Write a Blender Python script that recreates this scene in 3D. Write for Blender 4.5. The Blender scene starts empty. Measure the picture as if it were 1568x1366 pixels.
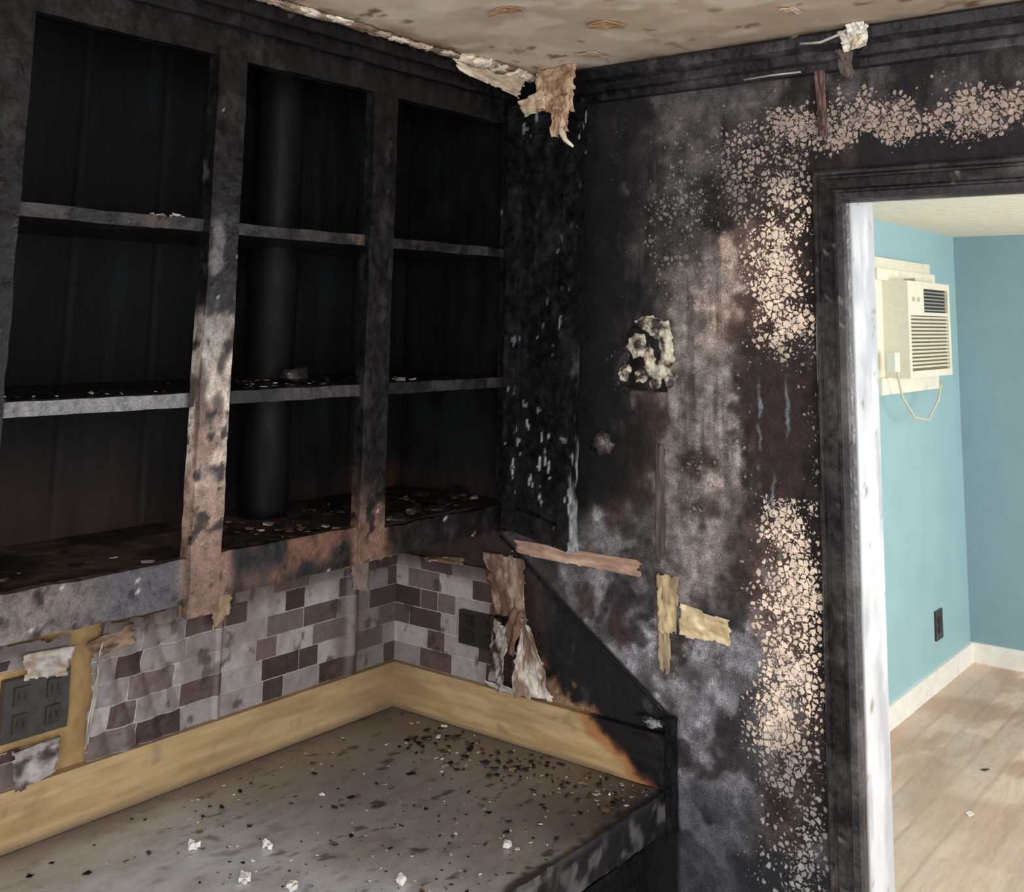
import bpy, numpy as np, random
from math import *
rng=np.random.default_rng(7); random.seed(5)
ZOFF=0.9
# ------------------------------------------------------------------ noise
def _h(i,j,k,s):
    n=(i*374761393+j*668265263+k*2147483647+s*1274126177)&0xffffffff
    n=((n^(n>>13))*1274126177)&0xffffffff
    n=((n^(n>>16))*2246822519)&0xffffffff
    return ((n^(n>>15))&0xffff)/65535.0
def vn(P,sc,seed=0):
    P=np.asarray(P,float)*sc+37.3; I=np.floor(P).astype(np.int64); F=P-I; F=F*F*(3-2*F)
    r=0
    for a in (0,1):
        for b in (0,1):
            for c in (0,1):
                w=(F[:,0] if a else 1-F[:,0])*(F[:,1] if b else 1-F[:,1])*(F[:,2] if c else 1-F[:,2])
                r=r+w*_h(I[:,0]+a,I[:,1]+b,I[:,2]+c,seed)
    return r
def fbm(P,sc,seed=0,o=4):
    t=0;a=1;n=0
    for i in range(o):
        t=t+a*vn(P,sc*2**i,seed+i*17); n+=a; a*=.55
    return t/n
def sm(a,b,v):
    t=np.clip((v-a)/(b-a),0,1); return t*t*(3-2*t)
def band(v,a,b,s): return sm(a-s,a+s,v)*(1-sm(b-s,b+s,v))
def lin(c):
    c=np.clip(np.asarray(c,float)/255,0,1)
    return np.where(c<=.04045,c/12.92,((c+.055)/1.055)**2.4)
def mixc(C,col,m):
    m=np.clip(m,0,1)[:,None]; return C*(1-m)+np.asarray(col,float)*m
def const(col): return lambda P: np.tile(np.asarray(col,float),(len(P),1))
# ------------------------------------------------------------------ mesh builder
class MB:
    def __init__(s): s.V=[];s.F=[];s.C=[];s.B=[];s.BC=[];s.n=0
    def add(s,V,F,C,B=None,BC=None):
        V=np.asarray(V,float); s.V.append(V)
        F=np.asarray(F); 
        s.F+= (F+s.n).tolist(); s.n+=len(V)
        s.C.append(C); s.B.append(np.zeros(len(V)) if B is None else B); s.BC.append(np.tile([200.,180,160],(len(V),1)) if BC is None else BC)
    def grid(s,O,U,Vv,nu,nv,colf,disp=None,keep=None,flip=False,bf=None):
        O,U,Vv=map(lambda a:np.asarray(a,float),(O,U,Vv))
        u,v=np.meshgrid(np.linspace(0,1,nu+1),np.linspace(0,1,nv+1)); u=u.ravel();v=v.ravel()
        P=O+u[:,None]*U+v[:,None]*Vv
        C=colf(P); B=BC=None
        if bf is not None: B,BC=bf(P)
        Q=P if disp is None else P+disp(P)
        a=(np.arange(nv)[:,None]*(nu+1)+np.arange(nu)[None]).ravel()
        F=np.stack([a,a+1,a+nu+2,a+nu+1],1)
        if keep is not None:
            k=keep(u,v,P); F=F[k[F].all(1)]
        if flip: F=F[:,::-1]
        s.add(Q,F,C,B,BC)
    def box(s,lo,hi,colf,res=.02,disp=None,maxn=120):
        lo=np.array(lo,float);hi=np.array(hi,float);d=hi-lo
        n=[int(min(maxn,max(1,ceil(x/res)))) for x in d]
        X=np.array([d[0],0,0]);Y=np.array([0,d[1],0]);Z=np.array([0,0,d[2]])
        s.grid(lo,X,Z,n[0],n[2],colf,disp)
        s.grid(lo+Y,X,Z,n[0],n[2],colf,disp,flip=True)
        s.grid(lo,Y,Z,n[1],n[2],colf,disp,flip=True)
        s.grid(lo+X,Y,Z,n[1],n[2],colf,disp)
        s.grid(lo,X,Y,n[0],n[1],colf,disp,flip=True)
        s.grid(lo+Z,X,Y,n[0],n[1],colf,disp)
    def tube(s,pts,r,colf,n=8,taper=None):
        pts=np.asarray(pts,float);m=len(pts);V=[]
        for i,p in enumerate(pts):
            t=pts[min(i+1,m-1)]-pts[max(i-1,0)]; t/=np.linalg.norm(t)+1e-9
            a=np.cross(t,[.3,.2,1]);
            if np.linalg.norm(a)<.05:a=np.cross(t,[1,0,0])
            a/=np.linalg.norm(a);b=np.cross(t,a); rr=r if taper is None else r*taper[i]
            for k in range(n): V.append(p+rr*(cos(2*pi*k/n)*a+sin(2*pi*k/n)*b))
        F=[[i*n+k,i*n+(k+1)%n,(i+1)*n+(k+1)%n,(i+1)*n+k] for i in range(m-1) for k in range(n)]
        V+= [pts[0],pts[-1]]
        for k in range(n): F.append([k,m*n,m*n,(k+1)%n]); F.append([(m-1)*n+k,(m-1)*n+(k+1)%n,m*n+1,m*n+1])
        V=np.array(V)
        s.add(V,F,colf(V))
    def chip(s,c,sz,col):
        base=np.array([[-1,-1,-1],[1,-1,-1],[1,1,-1],[-1,1,-1],[-1,-1,1],[1,-1,1],[1,1,1],[-1,1,1]],float)
        v=base*(.25+.75*rng.random((8,3)))*np.asarray(sz)/1.5
        a=rng.random()*6.28; t=(rng.random()-.5)*.6
        Rz=np.array([[cos(a),-sin(a),0],[sin(a),cos(a),0],[0,0,1]]);Rx=np.array([[1,0,0],[0,cos(t),-sin(t)],[0,sin(t),cos(t)]])
        v=v@Rx.T@Rz.T; v[:,2]-=v[:,2].min(); v=v+np.asarray(c)
        s.add(v,[[0,3,2,1],[4,5,6,7],[0,1,5,4],[1,2,6,5],[2,3,7,6],[3,0,4,7]],np.tile(np.asarray(col,float),(8,1)))
    def blob(s,c,r,col,seed=0,amp=.35,sc=1.,n=14):
        th,ph=np.meshgrid(np.linspace(0,2*pi,n*2+1)[:-1],np.linspace(0,pi,n+1))
        th=th.ravel();ph=ph.ravel()
        D=np.stack([np.cos(th)*np.sin(ph),np.sin(th)*np.sin(ph),np.cos(ph)],1)
        k=1+amp*(fbm(D*sc+seed*3.1,1.6,seed)-.5)*2
        V=np.asarray(c)+D*k[:,None]*np.asarray(r)
        w=2*n; F=[[i*w+j,(i+1)*w+j,(i+1)*w+(j+1)%w,i*w+(j+1)%w] for i in range(n) for j in range(w)]
        C=np.tile(np.asarray(col,float),(len(V),1))*(.8+.4*fbm(V,60,seed))[:,None]
        s.add(V,F,C)
    def obj(s,name,mat,parent=None,smooth=True,solid=None):
        V=np.concatenate(s.V);C=np.concatenate(s.C);B=np.concatenate(s.B);BC=np.concatenate(s.BC)
        faces=[]
        for f in s.F:
            g=[]
            for q in f:
                if q not in g: g.append(q)
            if len(g)>2: faces.append(g)
        me=bpy.data.meshes.new(name); me.from_pydata(V.tolist(),[],faces); me.update()
        a=me.attributes.new('Col','FLOAT_COLOR','POINT'); a.data.foreach_set('color',np.c_[lin(C),np.ones(len(C))].astype(np.float32).ravel())
        if B.max()>0:
            b=me.attributes.new('Blist','FLOAT','POINT'); b.data.foreach_set('value',B.astype(np.float32))
            a=me.attributes.new('BCol','FLOAT_COLOR','POINT'); a.data.foreach_set('color',np.c_[lin(BC),np.ones(len(C))].astype(np.float32).ravel())
        if smooth: me.shade_smooth()
        me.materials.append(mat)
        o=bpy.data.objects.new(name,me); bpy.context.collection.objects.link(o)
        if parent: o.parent=parent
        if solid:
            m=o.modifiers.new('s','SOLIDIFY'); m.thickness=solid; m.offset=0
        return o
def empty(name):
    o=bpy.data.objects.new(name,None); bpy.context.collection.objects.link(o); o.empty_display_size=.05; return o
# ------------------------------------------------------------------ materials
def mat(name,rough=.8,spec=.3,var=.35,vs=60,bump=.3,bs=90,bd=.002,metal=0,blister=False,stretch=(1,1,1),rvar=.15,grain=0,tint=None):
    m=bpy.data.materials.new(name); m.use_nodes=True; nt=m.node_tree; N=nt.nodes; L=nt.links
    b=N['Principled BSDF']; b.inputs['Metallic'].default_value=metal; b.inputs['Specular IOR Level'].default_value=spec
    at=N.new('ShaderNodeAttribute'); at.attribute_name='Col'
    tc=N.new('ShaderNodeTexCoord'); mp=N.new('ShaderNodeMapping'); mp.inputs['Scale'].default_value=stretch
    L.new(tc.outputs['Object'],mp.inputs['Vector'])
    n=N.new('ShaderNodeTexNoise'); n.inputs['Scale'].default_value=vs; n.inputs['Detail'].default_value=6; n.inputs['Roughness'].default_value=.65
    L.new(mp.outputs[0],n.inputs['Vector'])
    mr=N.new('ShaderNodeMapRange'); mr.inputs['From Min'].default_value=.3; mr.inputs['From Max'].default_value=.7; mr.inputs['To Min'].default_value=1-var; mr.inputs['To Max'].default_value=1+var
    L.new(n.outputs['Fac'],mr.inputs['Value'])
    fac=mr.outputs[0]
    if grain:
        g=N.new('ShaderNodeTexNoise'); g.inputs['Scale'].default_value=420; g.inputs['Detail'].default_value=2; L.new(tc.outputs['Object'],g.inputs['Vector'])
        gm=N.new('ShaderNodeMapRange'); gm.inputs['From Min'].default_value=.35; gm.inputs['From Max'].default_value=.65; gm.inputs['To Min'].default_value=1-grain; gm.inputs['To Max'].default_value=1+grain
        L.new(g.outputs['Fac'],gm.inputs['Value']); gg=N.new('ShaderNodeMath'); gg.operation='MULTIPLY'; L.new(fac,gg.inputs[0]); L.new(gm.outputs[0],gg.inputs[1]); fac=gg.outputs[0]
    mx=N.new('ShaderNodeVectorMath'); mx.operation='SCALE'; L.new(at.outputs['Color'],mx.inputs[0]); L.new(fac,mx.inputs['Scale'])
    col=mx.outputs[0]
    n2=N.new('ShaderNodeTexNoise'); n2.inputs['Scale'].default_value=bs; n2.inputs['Detail'].default_value=5
    L.new(mp.outputs[0],n2.inputs['Vector']); hgt=n2.outputs['Fac']
    if blister:
        w=N.new('ShaderNodeTexNoise'); w.inputs['Scale'].default_value=130; w.inputs['Detail'].default_value=3; L.new(tc.outputs['Object'],w.inputs['Vector'])
        ws=N.new('ShaderNodeVectorMath'); ws.operation='SCALE'; ws.inputs['Scale'].default_value=.0085; L.new(w.outputs['Color'],ws.inputs[0])
        wa=N.new('ShaderNodeVectorMath'); wa.operation='ADD'; L.new(tc.outputs['Object'],wa.inputs[0]); L.new(ws.outputs[0],wa.inputs[1])
        ba=N.new('ShaderNodeAttribute'); ba.attribute_name='Blist'; bc=N.new('ShaderNodeAttribute'); bc.attribute_name='BCol'
        prev=None
        def math(op,a,bb,c=None):
            q=N.new('ShaderNodeMath'); q.operation=op
            for i,x in enumerate((a,bb,c)):
                if x is None: continue
                if isinstance(x,(int,float)): q.inputs[i].default_value=x
                else: L.new(x,q.inputs[i])
            return q.outputs[0]
        for sc,off in ((96,.0),(215,.20)):
            v=N.new('ShaderNodeTexVoronoi'); v.feature='DISTANCE_TO_EDGE'; v.inputs['Scale'].default_value=sc; L.new(wa.outputs[0],v.inputs['Vector'])
            vc=N.new('ShaderNodeTexVoronoi'); vc.inputs['Scale'].default_value=sc; L.new(wa.outputs[0],vc.inputs['Vector'])
            sp=N.new('ShaderNodeSeparateColor'); L.new(vc.outputs['Color'],sp.inputs[0])
            e=math('MULTIPLY_ADD',sp.outputs[0],.45,math('SUBTRACT',ba.outputs['Fac'],.25+off))
            th=math('SUBTRACT',.30,math('MULTIPLY',e,.26))
            rad=math('MULTIPLY',e,.80)
            a1=N.new('ShaderNodeMapRange'); a1.inputs['From Min'].default_value=0; a1.inputs['From Max'].default_value=.07; L.new(math('SUBTRACT',v.outputs['Distance'],math('MAXIMUM',th,.045)),a1.inputs['Value'])
            a2=N.new('ShaderNodeMapRange'); a2.inputs['From Min'].default_value=0; a2.inputs['From Max'].default_value=.10; L.new(math('SUBTRACT',rad,vc.outputs['Distance']),a2.inputs['Value'])
            s4=math('MULTIPLY',a1.outputs[0],a2.outputs[0]); s4=math('MULTIPLY',s4,math('GREATER_THAN',ba.outputs['Fac'],.04))
            prev=s4 if prev is None else math('MAXIMUM',prev,s4)
        bsc=N.new('ShaderNodeVectorMath'); bsc.operation='SCALE'; L.new(bc.outputs['Color'],bsc.inputs[0]); L.new(mr.outputs[0],bsc.inputs['Scale'])
        mc=N.new('ShaderNodeMix'); mc.data_type='RGBA'; L.new(prev,mc.inputs['Factor']); L.new(col,mc.inputs[6]); L.new(bsc.outputs[0],mc.inputs[7]); col=mc.outputs[2]
        hgt=math('MULTIPLY_ADD',prev,.8,hgt)
    if tint:
        cr=N.new('ShaderNodeValToRGB'); tn=N.new('ShaderNodeTexNoise'); tn.inputs['Scale'].default_value=tint[0]; tn.inputs['Detail'].default_value=3; L.new(tc.outputs['Object'],tn.inputs['Vector'])
        el=cr.color_ramp.elements; el[0].position=.40; el[0].color=(*lin(tint[1]),1); el[1].position=.55; el[1].color=(*lin(tint[2]),1); L.new(tn.outputs['Fac'],cr.inputs[0]); col=cr.outputs[0]
    L.new(col,b.inputs['Base Color'])
    bp=N.new('ShaderNodeBump'); bp.inputs['Strength'].default_value=bump; bp.inputs['Distance'].default_value=bd; L.new(hgt,bp.inputs['Height']); L.new(bp.outputs[0],b.inputs['Normal'])
    rr=N.new('ShaderNodeMapRange'); rr.inputs['From Min'].default_value=.3; rr.inputs['From Max'].default_value=.7; rr.inputs['To Min'].default_value=rough-rvar; rr.inputs['To Max'].default_value=min(1,rough+rvar)
    L.new(n.outputs['Fac'],rr.inputs['Value']); L.new(rr.outputs[0],b.inputs['Roughness'])
    return m
M_wall=mat('burnt_plaster',.78,.28,.45,60,.7,160,.002,blister=True,grain=.42)
M_char=mat('charred_wood',.36,.30,.55,60,.6,75,.003,grain=.25,rvar=.2)
M_charin=mat('sooty_panel',.65,.18,.35,30,.5,60,.002,stretch=(1,1,.25))
M_wood=mat('pine_board',.5,.35,.16,26,.15,60,.001,stretch=(.35,.35,3.5))
M_counter=mat('laminate_counter',.30,.55,.18,34,.12,120,.0006,stretch=(1,.45,1),rvar=.10,grain=.12)
M_tile=mat('vinyl_tile_sheet',.38,.45,.18,70,.15,90,.0008,grain=.10)
M_paper=mat('scorched_paper',.8,.2,.25,50,.4,80,.0015)
M_plaster=mat('flaking_plaster',.9,.2,.2,60,.6,120,.002)
M_ceil=mat('ceiling_paint',.85,.2,.10,18,.3,60,.002)
M_paint=mat('wall_paint',.6,.3,.04,6,.05,100,.0005)
M_white=mat('white_enamel',.4,.4,.08,20,.1,60,.0006)
M_floor=mat('wood_laminate',.30,.45,.12,14,.05,40,.0005,stretch=(4,.6,1))
M_plas=mat('aged_plastic',.45,.4,.06,30,.05,60,.0004)
M_glass=mat('burnt_plastic',.4,.5,.3,60,.4,80,.001)
M_melt=mat('melted_plastic',.6,.35,.3,60,.6,70,.002,tint=(42,(66,57,53),(204,194,172)))
# ------------------------------------------------------------------ back wall (door wall, y=0)
def diag(x): return .353-(x-.275)*(.353-.118)/(.626-.275)
def wallcol(P):
    x0,z0=P[:,0],P[:,2]
    Q=np.stack([x0,np.zeros_like(x0),z0],1)
    w1=(fbm(Q,9,3)-.5); w2=(fbm(Q,9,8)-.5); f=(fbm(Q,45,21)-.5)
    x=x0+w1*.12+f*.08; z=z0+w2*.14+f*.08
    C=np.tile([58.,54,54],(len(P),1))
    C=mixc(C,(84,79,77),band(x,.60,1.0,.05)*band(z,1.02,1.2,.03)*.7)
    C=mixc(C,(32,29,29),band(x,.70,.86,.04)*band(z,.84,1.04,.04))
    C=mixc(C,(130,120,114),band(x,.630,.755,.018)*band(z,.40,.865,.05))
    C=mixc(C,(96,88,84),band(x,.625,.67,.02)*band(z,.40,.72,.05)*.6)
    C=mixc(C,(154,134,121),band(x,.69,.78,.03)*band(z,.72,.89,.03)*.7)
    C=mixc(C,(120,112,108),band(x,.63,.74,.03)*band(z,.18,.42,.04))
    C=mixc(C,(58,45,42),band(x,.770,1.0,.02)*(1-sm(1.0,1.06,z)))
    C=mixc(C,(90,73,66),band(x,.76,.86,.03)*(band(z,.72,.95,.05)+band(z,.15,.46,.05))*.6)
    C=mixc(C,(28,25,25),band(x,.87,.93,.02)*.7)
    C=mixc(C,(112,110,113),band(x,.66,.80,.03)*band(z,-.05,.30,.04))
    C=mixc(C,(56,43,41),band(x,.46,.615,.025)*band(z,.42,.66,.03)*.9)
    C=mixc(C,(102,99,102),band(x,.40,.635,.02)*(1-sm(.33,.37,z))*.95)
    C=mixc(C,(136,133,136),sm(.56,.66,fbm(Q,18,77))*(1-sm(.34,.42,z))*band(x,.42,.85,.05)*.8)
    C=mixc(C,(40,38,39),sm(.58,.64,fbm(Q,12,177))*(1-sm(.30,.38,z))*band(x,.42,.80,.05)*.75)
    C=mixc(C,(150,146,148),band(x,.487,.522,.012)*band(z,.39,.435,.012)*.7)
    C=mixc(C,(60,43,40),sm(.59,.66,fbm(Q,11,40))*band(z,.12,.6,.05)*band(x,.45,.75,.05)*.75)
    C=mixc(C,(15,14,15),(1-sm(.51,.60,x))*sm(.40,.46,z))
    C=mixc(C,(25,23,24),(1-sm(.56,.66,x))*sm(.86,1.1,z)*.85)
    C=mixc(C,(86,82,80),sm(.62,.70,fbm(Q,24,301))*band(x,.52,.72,.03)*sm(.42,.6,z)*.5)
    C*= (.72+.56*sm(.25,.75,fbm(Q,30,505)))[:,None]
    st=fbm(Q*np.array([1,1,.12]),60,606); C*= (1-.35*sm(.52,.7,st)*sm(.3,.6,z0))[:,None]
    d=diag(x0)-z0
    bl=sm(-.004,.004,d)*(1-sm(.628,.640,x0))
    C=mixc(C,(22,22,24),bl)
    C=mixc(C,(66,62,62),bl*sm(.56,.68,fbm(Q,20,71))*.7)
    C=mixc(C,(48,38,34),bl*(1-sm(.35,.40,x)))
    k=(x-.40)*1.0+(z-.084)*1.5
    C=mixc(C,(92,63,46),bl*(1-sm(.045,.07,k))*sm(.33,.37,x0)*(1-sm(.15,.19,z0)))
    C=mixc(C,(132,110,86),bl*(1-sm(.015,.045,k))*sm(.33,.37,x0)*(1-sm(.13,.16,z0)))
    C=mixc(C,(52,38,40),band(x,.79,.892,.012)*band(z,.485,.70,.03))
    for dx,za,zb in ((.802,.55,.66),(.851,.58,.66),(.825,.44,.51),(.833,.36,.41),(.80,.50,.53)):
        C=mixc(C,(124,140,140),band(x0+f*.02,dx-.0025,dx+.0025,.0015)*band(z0,za,zb,.02)*.8*sm(.35,.55,fbm(Q,60,4)))
    C=mixc(C,(64,64,66),(1-sm(-.02,.05,z))*band(x,.62,.78,.03))
    C=mixc(C,(36,36,38),(1-sm(-.06,-.01,z))*sm(.55,.70,fbm(Q,7,91)))
    C=mixc(C,(96,95,97),(1-sm(-.02,.03,z))*sm(.6,.68,fbm(Q,12,92))*.7)
    C=mixc(C,(12,12,13),(1-sm(.638,.652,x0))*(1-sm(.11,.12,z0))*sm(.60,.63,x0))
    C=mixc(C,(14,13,14),(1-sm(.64,.655,x0))*(1-sm(-.05,.0,z0)))
    C=mixc(C,(26,25,26),sm(.93,.97,x)*(1-sm(1.045,1.075,z))*.8)
    C=mixc(C,(28,25,26),sm(.58,.66,fbm(Q,16,400))*sm(1.0,1.04,z)*.8)
    C*= (.78+.44*fbm(Q,70,5))[:,None]
    return C
def wallbl(P):
    x0,z0=P[:,0],P[:,2]; Q=np.stack([x0,np.zeros_like(x0),z0],1)
    w=(fbm(Q,10,61)-.5); x=x0+w*.13; z=z0+(fbm(Q,10,66)-.5)*.13
    B=band(x,.792,.903,.06)*(1-sm(.98,1.05,z))*1.15
    B*=1-.3*band(z,-.2,.08,.05)
    B=np.maximum(B,band(x,.80,1.6,.06)*band(z,1.04,1.12,.03)*(.05+1.0*sm(.42,.62,fbm(Q,9,14))))
    B=np.maximum(B,band(x,.83,.91,.02)*band(z,.95,1.08,.02)*.75)
    B=np.maximum(B,.78*band(x,.60,.86,.05)*band(z,.78,1.10,.06)*sm(.32,.60,fbm(Q,13,15)))
    B=np.maximum(B,.62*band(x,.62,.80,.03)*band(z,.15,.86,.06)*sm(.45,.65,fbm(Q,13,25)))
    B=np.maximum(B,.55*band(x,.50,.64,.03)*band(z,.60,1.12,.06)*sm(.5,.68,fbm(Q,13,35)))
    B*=1-band(x0+w*.05,.785,.888,.02)*band(z0+w*.1,.49,.70,.03)*.97
    B*=1-sm(.900,.906,x0)*(z0<1.0)*.6
    B=np.clip(B,0,1.05)*(.55+.45*sm(.25,.55,fbm(Q,30,19)))
    C=np.tile([146.,136,128],(len(P),1))
    C=mixc(C,(236,212,190),band(x,.78,.93,.03)*(band(z,.70,.97,.05)+band(z,.10,.47,.06)))
    C=mixc(C,(168,147,134),band(z,1.02,1.13,.03)*.8)
    C=mixc(C,(116,111,108),(1-sm(.73,.80,x)))
    C=mixc(C,(70,67,67),(1-sm(.57,.64,x))*.8)
    C=mixc(C,(150,146,146),(1-sm(.0,.12,z)))
    return B,C
wb=MB(); plain=const((150,146,140))
XR=1.85
def wallseg(x0,x1,z0,z1,res,paint=True):
    nu=int((x1-x0)/res)+1; nv=int((z1-z0)/res)+1
    wb.grid((x0,0,z0),(x1-x0,0,0),(0,0,z1-z0),nu,nv,wallcol,bf=wallbl)
def wallback(x0,x1,z0,z1):
    wb.grid((x0,.1,z0),(x1-x0,0,0),(0,0,z1-z0),1,1,const((140,180,186)),flip=True)
wallseg(0,.951,-.25,1.2212,.0026); wallseg(0,.951,-.9,-.25,.02); wallback(-.122,.951,-.9,1.2212)
wallseg(.951,1.4,.967,1.2212,.003); wallseg(1.4,XR,.967,1.2212,.01); wallback(.951,XR,.967,1.2212)
wallseg(XR,2.6,-.9,1.2212,.02); wallback(XR,2.6,-.9,1.2212)
for (x,za,zb) in ((2.6,-.9,1.2212),(-.0,-.9,1.2212)): wb.grid((x,0,za),(0,.1,0),(0,0,zb-za),1,1,plain)
wb.obj('wall_back',M_wall)
# ------------------------------------------------------------------ left wall
def leftcol(P):
    C=np.tile([178.,148,102],(len(P),1)); n=fbm(P,8,5)
    C=mixc(C,(40,34,32),sm(.29,.34,P[:,2])); C=mixc(C,(138,110,76),sm(.5,.65,n)*.5)
    return C
wl=MB(); wl.grid((0,-2.6,-.9),(0,2.6,0),(0,0,2.1212),90,90,leftcol); wl.grid((-.1,-2.6,-.9),(0,2.6,0),(0,0,2.1212),1,1,plain,flip=True)
wl.grid((-.1,-2.6,-.9),(.1,0,0),(0,0,2.1212),1,1,plain)
wl.obj('wall_left',M_plaster)
# ------------------------------------------------------------------ ceiling
def ceilcol(P):
    x,y=P[:,0],P[:,1]; n=fbm(P,6,12); n2=fbm(P,22,13)
    C=np.tile([222.,204,180],(len(P),1))
    C=mixc(C,(200,178,152),sm(.45,.62,n)*.8)
    C=mixc(C,(236,224,204),sm(.55,.66,fbm(P,13,33))*.7)
    C=mixc(C,(126,92,68),sm(.695,.72,fbm(P*np.array([1,1.6,1]),16,55))*.8)
    e=np.minimum(np.abs(y)*1.2,np.abs(x-.33))
    C=mixc(C,(110,94,80),(1-sm(.01,.07,e+.08*(n2-.5)))*.7)
    C=mixc(C,(120,96,76),sm(.73,.76,n2)*.5)
    return C
ce=MB(); ce.grid((0,-2.6,1.2212),(2.6,0,0),(0,2.6,0),260,260,ceilcol,flip=True)
def farceil(P): return np.tile([240.,234,216],(len(P),1))
ce.grid((-.122,0,1.2212),(3.4,0,0),(0,4.3,0),4,4,farceil,flip=True)
ce.grid((-.122,-2.6,1.26),(3.4,0,0),(0,6.9,0),1,1,farceil)
O_ceil=ce.obj('ceiling',M_ceil)
cf_=MB()
def flake(mb,c,a,b,rot,col,curl=.02,n=10):
    V=[]
    for i in range(n+1):
        for j in range(24):
            t=j/24*2*pi; q=i/n*(1+.08*sin(3*t+c[0]*50))
            px,py=a*q*cos(t),b*q*sin(t); V.append((c[0]+px*cos(rot)-py*sin(rot),c[1]+px*sin(rot)+py*cos(rot),c[2]-curl*(px/a)**2*q - .001*sin(5*t)))
    F=[[i*24+j,i*24+(j+1)%24,(i+1)*24+(j+1)%24,(i+1)*24+j] for i in range(n) for j in range(24)]
    V=np.array(V); mb.add(V,F,np.tile(np.asarray(col,float),(len(V),1))*(.85+.3*fbm(V,40))[:,None])
flake(cf_,(.677,-.266,1.219),.030,.022,.6,(186,148,112),.004)
flake(cf_,(.60,-.42,1.219),.03,.014,.2,(170,132,100),.004)
flake(cf_,(.95,-.18,1.219),.022,.01,1.2,(206,180,150),.004)
flake(cf_,(.55,-.12,1.219),.03,.014,.9,(190,164,134),.006)
flake(cf_,(1.15,-.3,1.219),.03,.02,.1,(200,176,146),.004)
cf_.obj('ceiling_paint_flakes',M_paper,solid=.001)
# ------------------------------------------------------------------ floors
def floorcol(P):
    y=P[:,1];x=P[:,0]; k=np.floor(x/.12); t=_h(k.astype(np.int64),np.floor((y+k*.37)/.9).astype(np.int64),0*k.astype(np.int64),3)
    C=np.tile([216.,188,166],(len(P),1))*(.90+.16*t)[:,None]
    C=mixc(C,(170,128,98),sm(.48,.62,fbm(P*np.array([1,.6,1]),6,9))*.6*sm(1.5,3.2,y))
    C=mixc(C,(176,142,116),(np.abs(x/.12-np.round(x/.12))<.04)*.5)
    return C
fl=MB(); fl.grid((-.122,0,-.9),(3.4,0,0),(0,4.3,0),280,160,floorcol); fl.grid((-.122,-2.6,-.9),(3.4,0,0),(0,2.6,0),20,20,const((92,84,78)))
fl.grid((-.122,-2.6,-.94),(3.4,0,0),(0,6.9,0),1,1,const((90,80,70)),flip=True)
fl.obj('floor',M_floor)
# ------------------------------------------------------------------ far room
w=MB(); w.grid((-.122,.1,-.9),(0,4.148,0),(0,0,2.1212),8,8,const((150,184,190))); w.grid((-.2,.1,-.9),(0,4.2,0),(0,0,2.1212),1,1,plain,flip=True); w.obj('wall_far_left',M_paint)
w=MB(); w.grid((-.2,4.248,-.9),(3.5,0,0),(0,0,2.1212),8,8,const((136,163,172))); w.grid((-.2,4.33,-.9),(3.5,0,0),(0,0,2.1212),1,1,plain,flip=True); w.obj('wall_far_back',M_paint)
w=MB(); w.box((-.1215,.1,-.9),(-.105,4.247,-.805),const((236,234,226)),.3); w.obj('baseboard_far_left',M_white)
w=MB(); w.box((-.105,4.231,-.9),(3.2,4.2475,-.805),const((236,234,226)),.3); w.obj('baseboard_far_back',M_white)
w=MB()
for i in range(14): w.chip((.25+rng.random()*1.0,2.1+rng.random()*1.9,-.8998),(.012+.02*rng.random(),.02,.002),random.choice([(230,222,210),(150,120,90),(90,70,60)]))
w.chip((.62,2.9,-.8998),(.05,.02,.004),(235,225,205)); w.obj('floor_debris',M_paper,smooth=False)
# AC
ac=empty('window_air_conditioner')
w=MB(); cr=const((226,222,204))
w.box((-.12,3.10,.53),(-.005,3.69,.95),cr,.1); w.obj('case',M_plas,ac,smooth=False)
w=MB()
w.box((-.005,3.10,.53),(.012,3.69,.56),cr,.1); w.box((-.005,3.10,.92),(.012,3.69,.95),cr,.1); w.box((-.005,3.10,.56),(.012,3.13,.92),cr,.1); w.box((-.005,3.66,.56),(.012,3.69,.92),cr,.1)
w.box((-.005,3.13,.80),(.012,3.66,.815),cr,.1)
w.box((-.005,3.13,.815),(.010,3.32,.92),cr,.1)
for i in range(14):
    z=.572+i*.0165; w.box((-.003,3.13,z),(.011,3.66,z+.0085),const((214,208,186)),.1)
w.obj('front_bezel',M_plas,ac,smooth=False)
w=MB(); w.box((-.0049,3.13,.56),(-.002,3.66,.80),const((120,112,92)),.1); w.box((-.0049,3.32,.815),(-.002,3.66,.92),const((50,50,48)),.1)
for i in range(6): w.box((-.002,3.33,.823+i*.016),(.008,3.65,.829+i*.016),const((150,146,134)),.1)
w.obj('grille',M_plas,ac,smooth=False)
w=MB(); w.tube([(.010,3.17,.87),(.016,3.17,.87)],.010,const((190,186,170)),12);w.tube([(.010,3.24,.87),(.016,3.24,.87)],.010,const((190,186,170)),12); w.obj('knobs',M_plas,ac)
w=MB(); w.box((-.1215,2.96,.95),(-.07,3.75,1.0),const((235,230,212)),.1); w.box((-.1215,2.98,1.0),(-.09,3.74,1.05),const((228,222,200)),.1); w.box((-.1215,2.98,.46),(-.07,3.75,.53),const((235,230,212)),.1); w.box((-.1215,2.98,.53),(-.10,3.10,.95),const((232,228,210)),.1)
w.tube([(-.12,3.3,.955),(-.02,3.3,.96)],.008,const((180,170,140)));w.obj('mounting_frame',M_white,ac,smooth=False)
w=MB(); p=[(-.02,3.02,.62),(-.02,3.03,.55),(-.02,3.08,.45),(-.01,3.2,.36),(0,3.35,.34),(0,3.5,.42),(0,3.58,.53)]
pp=[]
for i in range(len(p)-1):
    for t in np.linspace(0,1,5)[:-1]: pp.append(np.array(p[i])*(1-t)+np.array(p[i+1])*t)
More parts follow.
